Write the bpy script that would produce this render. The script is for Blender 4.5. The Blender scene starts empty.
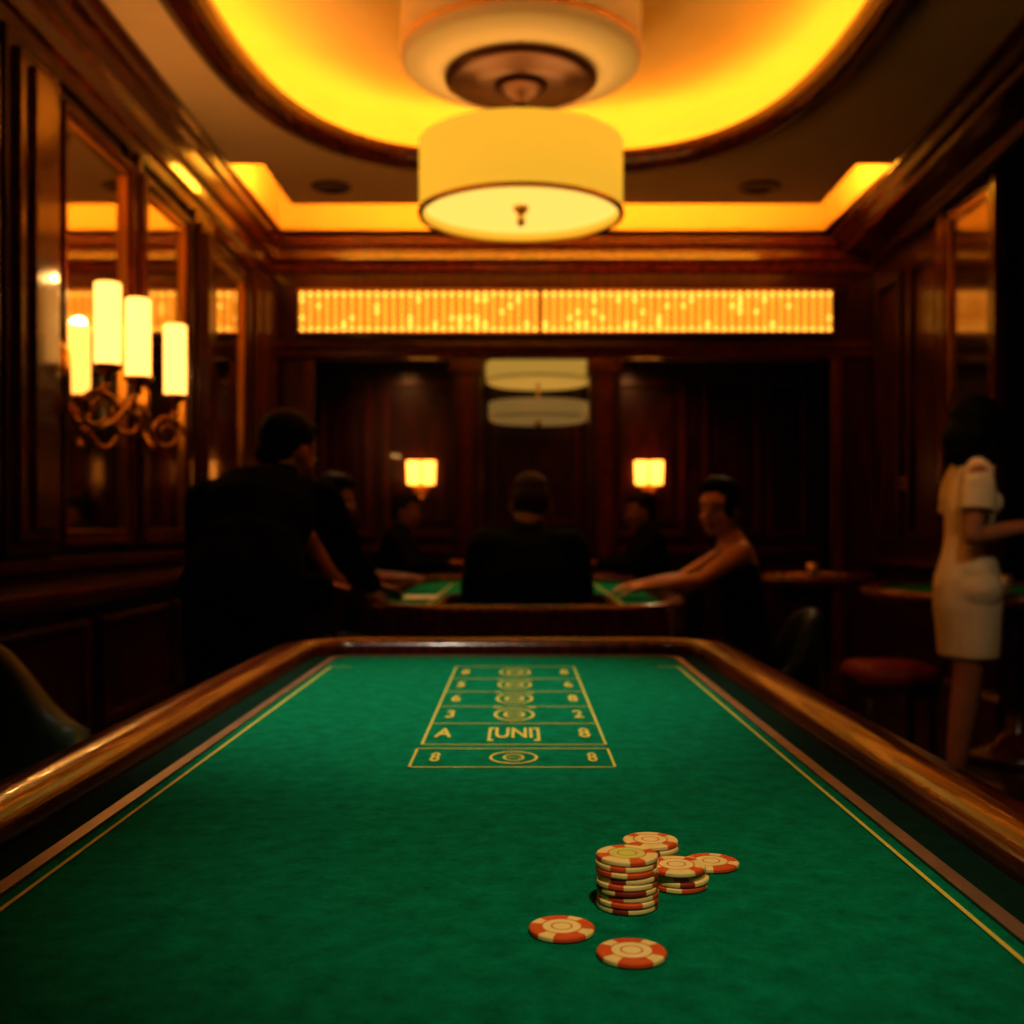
import bpy, math, random
import numpy as np
from mathutils import Vector, Matrix
from mathutils.geometry import tessellate_polygon
random.seed(4)
V=Vector
pi=math.pi
# ------------------------------------------------------------ materials
def mat(name,col,rough=.5,metal=0,emit=None,es=0,coat=0,noise=None,bump=0,nscale=20,stretch=(1,1,1),spec=.5,sheen=0,bd=.01):
    m=bpy.data.materials.new(name); m.use_nodes=True
    nt=m.node_tree; b=nt.nodes['Principled BSDF']
    b.inputs['Base Color'].default_value=(*col,1); b.inputs['Roughness'].default_value=rough
    b.inputs['Metallic'].default_value=metal; b.inputs['Coat Weight'].default_value=coat
    b.inputs['Specular IOR Level'].default_value=spec
    if sheen: b.inputs['Sheen Weight'].default_value=sheen
    if emit:
        b.inputs['Emission Color'].default_value=(*emit,1); b.inputs['Emission Strength'].default_value=es
    if noise or bump:
        tc=nt.nodes.new('ShaderNodeTexCoord'); mp=nt.nodes.new('ShaderNodeMapping')
        mp.inputs['Scale'].default_value=stretch
        nt.links.new(tc.outputs['Object'],mp.inputs['Vector'])
        n=nt.nodes.new('ShaderNodeTexNoise'); n.inputs['Scale'].default_value=nscale; n.inputs['Detail'].default_value=6
        nt.links.new(mp.outputs['Vector'],n.inputs['Vector'])
        if noise:
            r=nt.nodes.new('ShaderNodeValToRGB'); r.color_ramp.elements[0].position=.32; r.color_ramp.elements[1].position=.7
            r.color_ramp.elements[0].color=(*col,1); r.color_ramp.elements[1].color=(*noise,1)
            nt.links.new(n.outputs['Fac'],r.inputs['Fac']); nt.links.new(r.outputs['Color'],b.inputs['Base Color'])
        if bump:
            bp=nt.nodes.new('ShaderNodeBump'); bp.inputs['Strength'].default_value=bump; bp.inputs['Distance'].default_value=bd
            nt.links.new(n.outputs['Fac'],bp.inputs['Height']); nt.links.new(bp.outputs['Normal'],b.inputs['Normal'])
    return m
WOOD=mat('mahogany_wall',(.014,.0022,.0008),.30,noise=(.064,.0102,.0028),nscale=5,stretch=(5,5,.7),bump=.05,coat=.18,spec=.35)
WOODH=mat('mahogany_trim',(.040,.0060,.0017),.24,noise=(.130,.023,.0058),nscale=6,stretch=(6,.8,6),bump=.03,coat=.22,spec=.4)
RAIL=mat('polished_rail_wood',(.055,.0072,.0018),.24,noise=(.150,.024,.0055),nscale=9,stretch=(7,1,4),bump=.04,coat=.25,spec=.4)
PLAST=mat('ceiling_plaster',(.80,.60,.38),.85,noise=(.84,.64,.42),nscale=3,bump=.02)
COVEP=mat('cove_plaster',(.75,.58,.34),.8,noise=(.78,.62,.38),nscale=3)
FLOOR=mat('dark_stone_floor',(.02,.011,.006),.22,noise=(.07,.040,.022),nscale=1.6,bump=.01,coat=.2)
MIRROR=mat('aged_mirror',(.80,.70,.56),.05,metal=1)
MIRROR2=mat('smoked_mirror',(.26,.20,.14),.12,metal=1)
BRASS=mat('brass',(.62,.36,.10),.28,metal=1)
DARKM=mat('bronze_dark',(.08,.03,.012),.35,metal=.7)
LED=mat('led_cove_strip',(1,.6,.1),.5,emit=(1,.42,.035),es=23)
LED2=mat('led_cove_strip_rear',(1,.6,.1),.5,emit=(1,.43,.036),es=60)
SHADE=mat('drum_shade_lit',(.25,.14,.025),.8,emit=(1,.53,.045),es=.74,spec=.05)
DIFF=mat('shade_diffuser_lit',(.3,.19,.05),.8,emit=(1,.62,.13),es=1.10,spec=.05)
UPL=mat('added_uplight_disc',(.7,.6,.4),.8,emit=(1,.60,.20),es=4.2,spec=.05)  # glow for a disc added to brighten the ceiling plaster
SHADE2=mat('upper_shade_fabric',(.50,.34,.17),.8,emit=(1,.58,.13),es=.15,spec=.05)
SHADE3=mat('reflected_shade_fabric',(.40,.28,.12),.8,emit=(1,.58,.11),es=.36,spec=.1)
SHADE4=mat('reflected_shade_fabric_lower',(.40,.28,.14),.8,emit=(1,.60,.17),es=.16,spec=.1)
CANDLE=mat('candle_shade_lit',(.5,.3,.08),.6,emit=(1,.44,.095),es=2.9)
BSC=mat('small_shade_lit',(.7,.4,.1),.6,emit=(1,.35,.05),es=4.2)
CRY=mat('crystal_bead_lit',(.9,.6,.2),.15,emit=(1,.48,.075),es=2.5)
CRYE=mat('crystal_bead_soft',(.9,.6,.2),.15,emit=(1,.43,.045),es=1.1)
CRYB=mat('crystal_lightbox',(.3,.15,.04),.5,emit=(1,.40,.04),es=.28)
GREENCH=mat('green_leather',(.006,.014,.008),.5,noise=(.010,.022,.013),nscale=30,bump=.03,spec=.2)
RED=mat('red_leather',(.15,.014,.005),.5,noise=(.20,.02,.008),nscale=20,spec=.3)
BLACKW=mat('ebony_wood',(.010,.006,.004),.4,noise=(.016,.008,.005),nscale=8,spec=.3)
GOLDL=mat('printed_gold_line',(.66,.52,.055),.7,noise=(.58,.50,.09),nscale=90)
STRIP=mat('rail_trim_strip',(.20,.12,.075),.38,noise=(.28,.18,.11),nscale=20,metal=.35)
PAPER=mat('paper_white',(.75,.68,.55),.7)
def felt(name,c1,c2):
    m=mat(name,c1,.95,noise=c2,nscale=38,spec=.06,sheen=.0)
    nt=m.node_tree; b=nt.nodes['Principled BSDF']
    for x in nt.nodes:
        if x.type=='TEX_NOISE': x.inputs['Detail'].default_value=10; x.inputs['Roughness'].default_value=.74
    n=nt.nodes.new('ShaderNodeTexNoise'); n.inputs['Scale'].default_value=380; n.inputs['Detail'].default_value=3
    tc=nt.nodes.new('ShaderNodeTexCoord'); nt.links.new(tc.outputs['Object'],n.inputs['Vector'])
    bp=nt.nodes.new('ShaderNodeBump'); bp.inputs['Strength'].default_value=.9; bp.inputs['Distance'].default_value=.004
    nt.links.new(n.outputs['Fac'],bp.inputs['Height']); nt.links.new(bp.outputs['Normal'],b.inputs['Normal'])
    return m
FELT=felt('green_felt',(.0002,.118,.050),(.0006,.270,.126))
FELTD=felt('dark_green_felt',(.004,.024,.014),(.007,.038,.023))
# ------------------------------------------------------------ mesh builder
class MB:
    def __init__(s): s.v=[];s.f=[];s.m=[];s.sm=[];s.mats=[];s.T=None
    def mi(s,m):
        if m not in s.mats: s.mats.append(m)
        return s.mats.index(m)
    def add(s,vs,fs,m,smooth=False):
        o=len(s.v); i=s.mi(m)
        for p in vs:
            p=V(p)
            if s.T is not None: p=s.T@p
            s.v.append(p)
        for f in fs:
            s.f.append([o+k for k in f]); s.m.append(i); s.sm.append(smooth)
    def box(s,x0,x1,y0,y1,z0,z1,m):
        vs=[(x,y,z) for z in(z0,z1) for y in(y0,y1) for x in(x0,x1)]
        s.add(vs,[(0,2,3,1),(4,5,7,6),(0,1,5,4),(2,6,7,3),(0,4,6,2),(1,3,7,5)],m)
    def rev(s,c,prof,m,seg=32,sx=1,sy=1,smooth=True):
        vs=[];fs=[];n=len(prof)
        for k in range(seg):
            a=2*pi*k/seg
            for r,z in prof: vs.append((c[0]+r*math.cos(a)*sx,c[1]+r*math.sin(a)*sy,c[2]+z))
        for k in range(seg):
            k2=(k+1)%seg
            for j in range(n-1): fs.append((k*n+j,k2*n+j,k2*n+j+1,k*n+j+1))
        s.add(vs,fs,m,smooth)
    def sweep(s,path,prof,m,smooth=True,closedprof=False):
        N=len(path);n=len(prof);vs=[];fs=[]
        for i in range(N):
            a=V(path[i-1]);b=V(path[(i+1)%N]);t=(b-a).normalized();nr=V((t.y,-t.x))
            for o,z in prof: vs.append((path[i][0]+nr.x*o,path[i][1]+nr.y*o,z))
        jn=n if closedprof else n-1
        for i in range(N):
            i2=(i+1)%N
            for j in range(jn):
                j2=(j+1)%n
                fs.append((i*n+j,i2*n+j,i2*n+j2,i*n+j2))
        s.add(vs,fs,m,smooth)
    def fill(s,loops,z,m,z2=None):
        L=[[V((p[0],p[1],0)) for p in l] for l in loops]
        flat=[p for l in loops for p in l]
        tr=tessellate_polygon(L)
        s.add([(p[0],p[1],z) for p in flat],[tuple(t) for t in tr],m)
        if z2 is not None:
            s.add([(p[0],p[1],z2) for p in flat],[tuple(t) for t in tr],m)
            for l in loops:
                n=len(l)
                s.add([(p[0],p[1],z) for p in l]+[(p[0],p[1],z2) for p in l],[(i,(i+1)%n,n+(i+1)%n,n+i) for i in range(n)],m)
    def tube(s,pts,r,m,seg=10,smooth=True):
        pts=[V(p) for p in pts]; n=len(pts)
        rr=r if isinstance(r,(list,tuple)) else [r]*n
        vs=[];fs=[];ref=None
        for i,p in enumerate(pts):
            t=(pts[min(i+1,n-1)]-pts[max(i-1,0)]).normalized()
            if ref is None: ref=t.orthogonal().normalized()
            u=(ref-t*ref.dot(t)).normalized(); ref=u; w=t.cross(u)
            for k in range(seg):
                a=2*pi*k/seg; vs.append(p+(u*math.cos(a)+w*math.sin(a))*rr[i])
        for i in range(n-1):
            for k in range(seg):
                k2=(k+1)%seg; fs.append((i*seg+k,i*seg+k2,(i+1)*seg+k2,(i+1)*seg+k))
        fs.append(tuple(range(seg))[::-1]); fs.append(tuple((n-1)*seg+k for k in range(seg)))
        s.add(vs,fs,m,smooth)
    def sph(s,c,r,m,seg=14):
        rx,ry,rz=(r,r,r) if not isinstance(r,(tuple,list)) else r
        vs=[];fs=[];R=seg//2
        for j in range(R+1):
            ph=pi*j/R
            for k in range(seg):
                a=2*pi*k/seg; vs.append((c[0]+rx*math.sin(ph)*math.cos(a),c[1]+ry*math.sin(ph)*math.sin(a),c[2]+rz*math.cos(ph)))
        for j in range(R):
            for k in range(seg):
                k2=(k+1)%seg; fs.append((j*seg+k,(j+1)*seg+k,(j+1)*seg+k2,j*seg+k2))
        s.add(vs,fs,m,True)
    def extr(s,prof,axis,a,b,m,shift=(0,0)):
        n=len(prof)
        f=(lambda u,z,t:(u,t,z)) if axis=='y' else (lambda u,z,t:(t,u,z))
        vs=[f(u+shift[0],z,a) for u,z in prof]+[f(u+shift[1],z,b) for u,z in prof]
        fs=[(i,(i+1)%n,n+(i+1)%n,n+i) for i in range(n)]+[tuple(range(n)),tuple(range(2*n-1,n-1,-1))]
        s.add(vs,fs,m)
    def obj(s,name,bevel=0,parent=None,fixn=True,autos=True):
        vs=s.v
        if len(vs)==0: return None
        mn=V([min(p[i] for p in vs) for i in range(3)]); mx=V([max(p[i] for p in vs) for i in range(3)])
        o0=V(((mn.x+mx.x)/2,(mn.y+mx.y)/2,mn.z))
        me=bpy.data.meshes.new(name)
        me.from_pydata([tuple(p-o0) for p in vs],[],s.f)
        for m in s.mats: me.materials.append(m)
        me.polygons.foreach_set('material_index',s.m); me.polygons.foreach_set('use_smooth',s.sm)
        me.update()
        if fixn:
            import bmesh
            bm=bmesh.new();bm.from_mesh(me)
            bmesh.ops.remove_doubles(bm,verts=bm.verts,dist=1e-5)
            bmesh.ops.recalc_face_normals(bm,faces=bm.faces); bm.to_mesh(me);bm.free()
        ob=bpy.data.objects.new(name,me); ob.location=o0
        bpy.context.scene.collection.objects.link(ob)
        if bevel:
            b=ob.modifiers.new('bev','BEVEL'); b.width=bevel; b.segments=2; b.limit_method='ANGLE'; b.angle_limit=math.radians(40)
        return ob
def rrect(cx,hw,y0,y1,r,seg=10):
    P=[]
    for (x,y,a0) in ((cx+hw-r,y1-r,0),(cx-hw+r,y1-r,90),(cx-hw+r,y0+r,180),(cx+hw-r,y0+r,270)):
        for k in range(seg+1):
            a=math.radians(a0+90*k/seg); P.append((x+r*math.cos(a),y+r*math.sin(a)))
    return P
def supere(cx,cy,rx,ry,n=3,seg=96):
    P=[]
    for k in range(seg):
        a=2*pi*k/seg;c=math.cos(a);s_=math.sin(a)
        P.append((cx+rx*math.copysign(abs(c)**(2/n),c),cy+ry*math.copysign(abs(s_)**(2/n),s_)))
    return P
def text_mesh(mb,txt,x,y,z,size,m,sx=1,sy=1):
    cu=bpy.data.curves.new('t','FONT'); cu.body=txt; cu.size=size; cu.align_x='CENTER'; cu.align_y='CENTER'; cu.offset=size*.018
    ob=bpy.data.objects.new('t',cu); bpy.context.scene.collection.objects.link(ob)
    dg=bpy.context.evaluated_depsgraph_get(); me=bpy.data.meshes.new_from_object(ob.evaluated_get(dg))
    mb.add([(x+v.co.x*sx,y+v.co.y*sy,z) for v in me.vertices],[tuple(p.vertices) for p in me.polygons],m)
    bpy.data.objects.remove(ob); bpy.data.meshes.remove(me)
# ------------------------------------------------------------ room shell
CZ=3.17
b=MB(); b.box(-2.0,3.8,-2.6,9.7,-.1,0,FLOOR); b.obj('floor')
OV=supere(.09,4.25,1.36,2.08,3)
U=[(-1.70,6.35),(-1.70,7.88),(2.20,7.88),(2.20,6.35),(1.96,6.35),(1.96,7.12),(-1.46,7.12),(-1.46,6.35)]
b=MB()
b.fill([[(-2,-2.6),(3.8,-2.6),(3.8,8.1),(-2,8.1)],OV,U],CZ,PLAST,CZ+.04)
b.sweep(OV,[(.30,CZ+.04),(.30,3.40),(.27,3.455),(.20,3.48)],COVEP)
b.box(-1.5,1.7,2.0,6.5,3.475,3.50,COVEP)
for (x0,x1,y0,y1) in ((-1.74,-1.70,6.3,7.9),(2.20,2.24,6.3,7.9),(-1.74,2.24,7.88,7.92)):
    b.box(x0,x1,y0,y1,CZ+.0,3.56,COVEP)
b.box(-1.40,1.90,6.98,7.0,CZ+.04,3.56,COVEP); b.box(-1.42,-1.40,6.3,7.0,CZ+.04,3.56,COVEP); b.box(1.90,1.92,6.3,7.0,CZ+.04,3.56,COVEP)
b.box(-1.74,-1.40,6.28,6.30,CZ+.04,3.56,COVEP); b.box(1.90,2.24,6.28,6.30,CZ+.04,3.56,COVEP)
b.box(-2,3.8,-2.6,8.2,3.56,3.62,COVEP)
b.obj('ceiling')
b=MB()
b.sweep(OV,[(.0,CZ+.03),(.0,CZ-.05),(.03,CZ-.06),(.05,CZ-.045),(.10,CZ-.04),(.115,CZ-.02),(.15,CZ-.012),(.15,CZ+.005),(.02,CZ+.005)],WOODH)
b.sweep(OV,[(.0,CZ-.03),(-.02,CZ+.0),(-.02,CZ+.06),(.0,CZ+.06),(.0,CZ+.0)],WOODH)
b.obj('trim_1',fixn=False)
b=MB(); b.sweep(OV,[(.10,CZ+.045),(.10,CZ+.062),(.13,CZ+.062),(.13,CZ+.045)],LED,closedprof=True); b.obj('led_cove_light')
b=MB()
b.box(-1.42,1.92,7.04,7.07,CZ+.045,CZ+.07,LED2)
b.box(-1.47,-1.44,6.38,7.02,CZ+.045,CZ+.07,LED2); b.box(1.94,1.97,6.38,7.02,CZ+.045,CZ+.07,LED2)
b.obj('led_cove_light')
# left wall ------------------------------------------------
XW=-1.8
b=MB(); b.box(XW-.1,XW,-2.6,9.6,0,3.6,WOOD); b.obj('wall_left')
mirrors=[(2.55,3.70),(4.24,5.02),(5.18,5.90),(6.36,7.15)]
b=MB()
def prof_y(P,y0,y1,m): b.extr([(XW+u,z) for u,z in P],'y',y0,y1,m)
prof_y([(-.01,0),(.05,0),(.05,.14),(.03,.17),(-.01,.18)],-2.5,7.98,WOODH)
b.obj('baseboard_left')
b=MB()
prof_y([(-.01,.74),(.04,.75),(.07,.79),(.12,.80),(.12,.835),(.09,.845),(-.01,.85)],-2.5,7.98,WOODH)
prof_y([(-.01,.90),(.035,.91),(.035,.95),(.02,.965),(-.01,.97)],-2.5,7.98,WOODH)
prof_y([(-.01,2.80),(.025,2.81),(.03,2.87),(.05,2.89),(.05,2.96),(.075,3.0),(.09,3.07),(.12,3.09),(.12,3.13),(.15,3.15),(.15,3.168),(-.01,3.168)],-2.5,7.98,WOODH)
b.obj('trim_2',bevel=.003)
b=MB()
edges=[-2.5]+[e for mm in mirrors for e in mm]+[7.98]
for i in range(0,len(edges),2):
    y0,y1=edges[i]+.0,edges[i+1]
    if i==0: y0=2.1
    b.box(XW,XW+.03,y0,y1,.97,2.80,WOOD)
    c=(y0+y1)/2; w=(y1-y0)/2-.05
    if w>.02:
        b.box(XW,XW+.06,c-w,c+w,.97,2.80,WOOD)
        if w>.1:
            b.box(XW,XW+.085,c-w*.75,c+w*.75,1.02,2.74,WOODH)
            b.box(XW,XW+.105,c-w*.40,c+w*.40,1.06,2.70,WOODH)
        else: b.box(XW,XW+.08,c-w*.5,c+w*.5,1.02,2.72,WOODH)
y=-2.3
while y<7.5:
    b.box(XW,XW+.02,y,y+.85,.26,.68,WOOD)
    for (ya,yb,za,zb) in ((y,y+.85,.66,.69),(y,y+.85,.24,.27),(y,y+.03,.27,.66),(y+.82,y+.85,.27,.66)):
        b.box(XW,XW+.04,ya,yb,za,zb,WOODH)
    y+=1.0
b.obj('trim_3',bevel=.006)
for i,(y0,y1) in enumerate(mirrors):
    b=MB(); z0,z1=1.0,2.72
    for k,(w,d,m) in enumerate(((.05,.045,WOODH),(.022,.06,WOODH))):
        b.box(XW,XW+d,y0,y0+w,z0,z1,m); b.box(XW,XW+d,y1-w,y1,z0,z1,m)
        b.box(XW,XW+d,y0,y1,z1-w,z1,m); b.box(XW,XW+d,y0,y1,z0,z0+w,m)
    for (ya,yb,za,zb) in ((y0+.05,y0+.064,z0+.05,z1-.05),(y1-.064,y1-.05,z0+.05,z1-.05),(y0+.05,y1-.05,z1-.064,z1-.05),(y0+.05,y1-.05,z0+.05,z0+.064)):
        b.box(XW,XW+.04,ya,yb,za,zb,BRASS)
    b.box(XW,XW+.02,y0+.05,y1-.05,z0+.05,z1-.05,MIRROR if i else MIRROR2)
    b.obj('wall_mirror',bevel=.003)
# right wall ------------------------------------------------
b=MB(); b.box(2.6,2.7,5.85,9.6,0,3.6,WOOD); b.box(2.6,3.8,5.85,5.95,0,3.6,WOOD); b.box(3.7,3.8,-2.6,5.9,0,3.6,WOOD); b.obj('wall_right')
b=MB()
b.extr([(2.61,0),(2.55,0),(2.55,.14),(2.57,.17),(2.61,.18)],'y',5.85,7.98,WOODH)
b.obj('baseboard_right')
b=MB()
b.extr([(2.62,2.97),(2.57,2.98),(2.55,3.03),(2.45,3.05),(2.36,3.055),(2.35,3.08),(2.31,3.10),(2.28,3.13),(2.24,3.15),(2.24,3.168),(2.62,3.168)],'y',-2.5,7.98,WOODH,shift=(-.50,0))
b.extr([(2.62,.80),(2.53,.81),(2.50,.84),(2.62,.86)],'y',5.85,7.98,WOODH)
for y0,y1 in ((6.75,7.25),(7.4,7.9)):
    for (ya,yb,za,zb) in ((y0,y1,2.75,2.8),(y0,y1,1.0,1.05),(y0,y0+.05,1.05,2.75),(y1-.05,y1,1.05,2.75)):
        b.box(2.565,2.6,ya,yb,za,zb,WOOD)
b.box(2.54,2.6,5.85,5.92,.86,2.97,WOODH); b.box(2.54,2.6,6.58,6.66,.86,2.97,WOODH)
for x0,x1 in ((2.7,3.1),(3.2,3.6)):
    for (xa,xb,za,zb) in ((x0,x1,2.75,2.8),(x0,x1,1.0,1.05),(x0,x0+.05,1.05,2.75),(x1-.05,x1,1.05,2.75)):
        b.box(xa,xb,5.81,5.85,za,zb,WOODH)
b.obj('trim_4',bevel=.005)
b=MB(); y0,y1,z0,z1=5.93,6.57,1.6,2.95
for (ya,yb,za,zb) in ((y0,y1,z1-.04,z1),(y0,y1,z0,z0+.04),(y0,y0+.04,z0,z1),(y1-.04,y1,z0,z1)): b.box(2.55,2.6,ya,yb,za,zb,WOODH)
for (ya,yb,za,zb) in ((y0+.04,y1-.04,z1-.055,z1-.04),(y0+.04,y1-.04,z0+.04,z0+.055),(y0+.04,y0+.055,z0+.04,z1-.04),(y1-.055,y1-.04,z0+.04,z1-.04)): b.box(2.56,2.6,ya,yb,za,zb,BRASS)
b.box(2.58,2.6,y0+.04,y1-.04,z0+.04,z1-.04,MIRROR2); b.obj('wall_mirror',bevel=.003)
b=MB(); b.box(2.575,2.6,7.28,7.46,1.33,1.41,BRASS); b.box(2.57,2.58,7.295,7.445,1.345,1.395,DARKM); b.obj('wall_plaque',bevel=.002)
b=MB(); b.box(-2,3.8,-2.7,-2.6,0,3.6,WOOD); b.obj('wall_front')
# back wall and portal
b=MB(); b.box(-2,2.8,9.5,9.6,0,3.6,WOOD)
b.box(-1.8,2.6,8.0,8.2,2.37,3.6,WOOD)
b.box(-1.8,-1.47,8.0,8.2,0,2.37,WOOD); b.box(2.28,2.6,8.0,8.2,0,2.37,WOOD)
b.obj('wall_back')
b=MB()
b.extr([(8.01,2.92),(7.97,2.93),(7.96,2.99),(7.92,3.01),(7.92,3.08),(7.89,3.10),(7.88,3.168),(8.01,3.168)],'x',-1.8,2.6,WOODH)
b.extr([(8.01,2.30),(7.96,2.31),(7.95,2.36),(7.93,2.38),(7.93,2.42),(8.01,2.43)],'x',-1.8,2.6,WOODH)
for x0,x1 in ((-.47,-.26),(.53,.75)):
    b.box(x0,x1,7.98,8.2,0,2.37,WOOD); b.box(x0+.05,x1-.05,7.965,8.0,.3,2.2,WOODH); b.box(x0-.02,x1+.02,7.95,8.2,0,.16,WOODH); b.box(x0-.02,x1+.02,7.95,8.2,2.2,2.3,WOODH)
b.box(-1.56,-1.47,7.97,8.2,0,2.3,WOODH); b.box(2.28,2.36,7.97,8.2,0,2.3,WOODH)
for x0,x1 in ((-1.7,-1.25),(-1.15,-.5),(.78,1.45),(1.6,2.1),(2.15,2.5)):
    for (xa,xb,za,zb) in ((x0,x1,2.30,2.36),(x0,x1,1.0,1.05),(x0,x0+.05,1.05,2.3),(x1-.05,x1,1.05,2.3)):
        b.box(xa,xb,9.46,9.5,za,zb,WOODH)
    b.box(x0+.1,x1-.1,9.48,9.5,1.12,2.22,WOOD)
    b.box(x0,x1,9.47,9.5,.25,.8,WOOD)
b.box(-1.8,2.6,9.44,9.5,.86,.92,WOODH)
b.obj('trim_5',bevel=.006)
b=MB(); b.box(-1.9,2.7,8.2,9.5,2.52,2.6,PLAST); b.obj('ceiling_alcove')
b=MB(); b.box(-.30,.62,9.47,9.5,.95,2.5,WOOD)
for (xa,xb,za,zb) in ((-.36,.68,2.44,2.52),(-.36,.68,.93,1.0),(-.36,-.28,.95,2.5),(.60,.68,.95,2.5),(-.2,.52,1.1,1.13),(-.2,.52,2.31,2.34),(-.2,-.17,1.1,2.34),(.49,.52,1.1,2.34)): b.box(xa,xb,9.44,9.5,za,zb,WOODH)
b.obj('trim_6',bevel=.004)
# crystal valance light ------------------------------------
b=MB()
for (x0,x1) in ((-1.575,.16),(.175,2.275)):
    b.box(x0,x1,7.935,7.958,2.48,2.775,CRYB)
    b.box(x0,x1,7.87,7.96,2.772,2.785,BRASS); b.box(x0,x1,7.87,7.96,2.47,2.483,BRASS)
    n=int((x1-x0)/.058)
    for i in range(n):
        x=x0+.03+i*(x1-x0-.06)/(n-1)
        for j in range(7):
            z=2.500+j*.0425; r=.0195
            if j in (0,6): m_=CRY
            else: m_=CRY if random.random()<.15 else CRYE
            vs=[(x+r,7.905,z),(x,7.905+r,z),(x-r,7.905,z),(x,7.905-r,z),(x,7.905,z+r*1.08),(x,7.905,z-r*1.08)]
            b.add(vs,[(0,1,4),(1,2,4),(2,3,4),(3,0,4),(1,0,5),(2,1,5),(3,2,5),(0,3,5)],m_)
b.obj('crystal_valance_light',fixn=False)
# pendant ---------------------------------------------------
px_,py_=.018,5.0
b=MB()
L0,L1=2.485,2.80
b.rev((px_,py_,0),[(.455,L0),(.462,L0),(.462,L1),(.455,L1),(.455,L0)],SHADE,64)
b.rev((px_,py_,0),[(.466,L0-.003),(.468,L0+.012),(.455,L0+.012),(.445,L0-.003),(.466,L0-.003)],BRASS,64)
b.rev((px_,py_,0),[(.464,L1-.010),(.465,L1+.003),(.455,L1+.003),(.455,L1-.010)],SHADE,64)
b.rev((px_,py_,0),[(.0,L0+.045),(.30,L0+.045),(.40,L0+.045),(.452,L0+.045)],DIFF,64)
b.rev((px_,py_,0),[(.0,L1-.012),(.20,L1-.012),(.452,L1-.012)],DIFF,64)
b.rev((px_,py_,0),[(.12,L1-.005),(.40,L1-.005),(.40,L1-.010),(.12,L1-.010)],UPL,48)  # added glowing disc, unseen from below, throws light up at the ceiling
b.rev((px_,py_,0),[(0,L0-.045),(.012,L0-.04),(.022,L0-.02),(.01,L0),(.035,L0+.03),(.035,L0+.045),(0,L0+.045)],BRASS,20)
b.rev((px_,py_,0),[(.011,L0),(.011,3.15)],BRASS,12)
b.rev((px_,py_,0),[(.011,2.80),(.03,2.81),(.02,2.84),(.011,2.86)],BRASS,16)
UZ=-.045
b.rev((px_,py_,UZ),[(.0,2.99),(.03,2.995),(.045,3.01),(.02,3.03),(.03,3.05),(.07,3.07),(.11,3.10),(.12,3.12),(.06,3.135)],DARKM,28)
b.rev((px_,py_,UZ),[(.12,3.125),(.22,3.115),(.23,3.125),(.31,3.125),(.345,3.14),(.345,3.165),(.30,3.175),(.0,3.175)],DARKM,48)
b.rev((px_,py_,UZ),[(.345,3.17),(.52,3.20),(.540,3.22),(.545,3.26),(.545,3.50),(.537,3.50),(.537,3.26),(.51,3.215),(.345,3.18)],SHADE2,64)
b.rev((px_,py_,UZ),[(.548,3.25),(.551,3.26),(.548,3.27)],BRASS,64)
b.rev((px_,py_,0),[(.0,3.44),(.1,3.44),(.1,3.478),(0,3.478)],BRASS,24)
b.rev((px_,py_,0),[(.011,3.12),(.011,3.45)],BRASS,12)
b.obj('drum_pendant_reflection',fixn=False)
b=MB(); ax,ay=.17,8.85  # stands in for the main pendant's mirror reflection, modelled as a second lamp
for (r,z0,z1,sm_) in ((.42,2.23,2.40,SHADE3),(.40,1.93,2.08,SHADE4)):
    b.rev((ax,ay,0),[(0,z0+.01),(r-.03,z0),(r,z0+.02),(r,z1),(r-.01,z1),(0,z1-.01)],sm_,48)
    b.rev((ax,ay,0),[(r+.001,z0+.018),(r+.006,z0+.022),(r+.001,z0+.03)],BRASS,48)
b.rev((ax,ay,0),[(0,1.86),(.02,1.88),(.03,1.92),(.015,1.94),(.012,2.52)],BRASS,16)
b.rev((ax,ay,0),[(.012,2.46),(.07,2.50),(.08,2.52)],BRASS,20)
b.obj('drum_pendant_reflection',fixn=False)
for x,y in ((-1.14,6.76),(1.49,6.76),(-.25,1.75),(.30,-.45)):
    b=MB(); b.rev((x,y,CZ),[(.0,-.002),(.085,-.002),(.09,-.012),(.12,-.01),(.125,0)],DARKM,32); b.obj('added_fill_fixture')
b=MB(); b.rev((1.45,1.75,CZ),[(.0,-.002),(.28,-.002),(.285,-.014),(.32,-.012),(.33,0)],DARKM,40); b.obj('added_fill_fixture')  # unseen wide fixture, added to house the fill lamp for the cream dress
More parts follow.
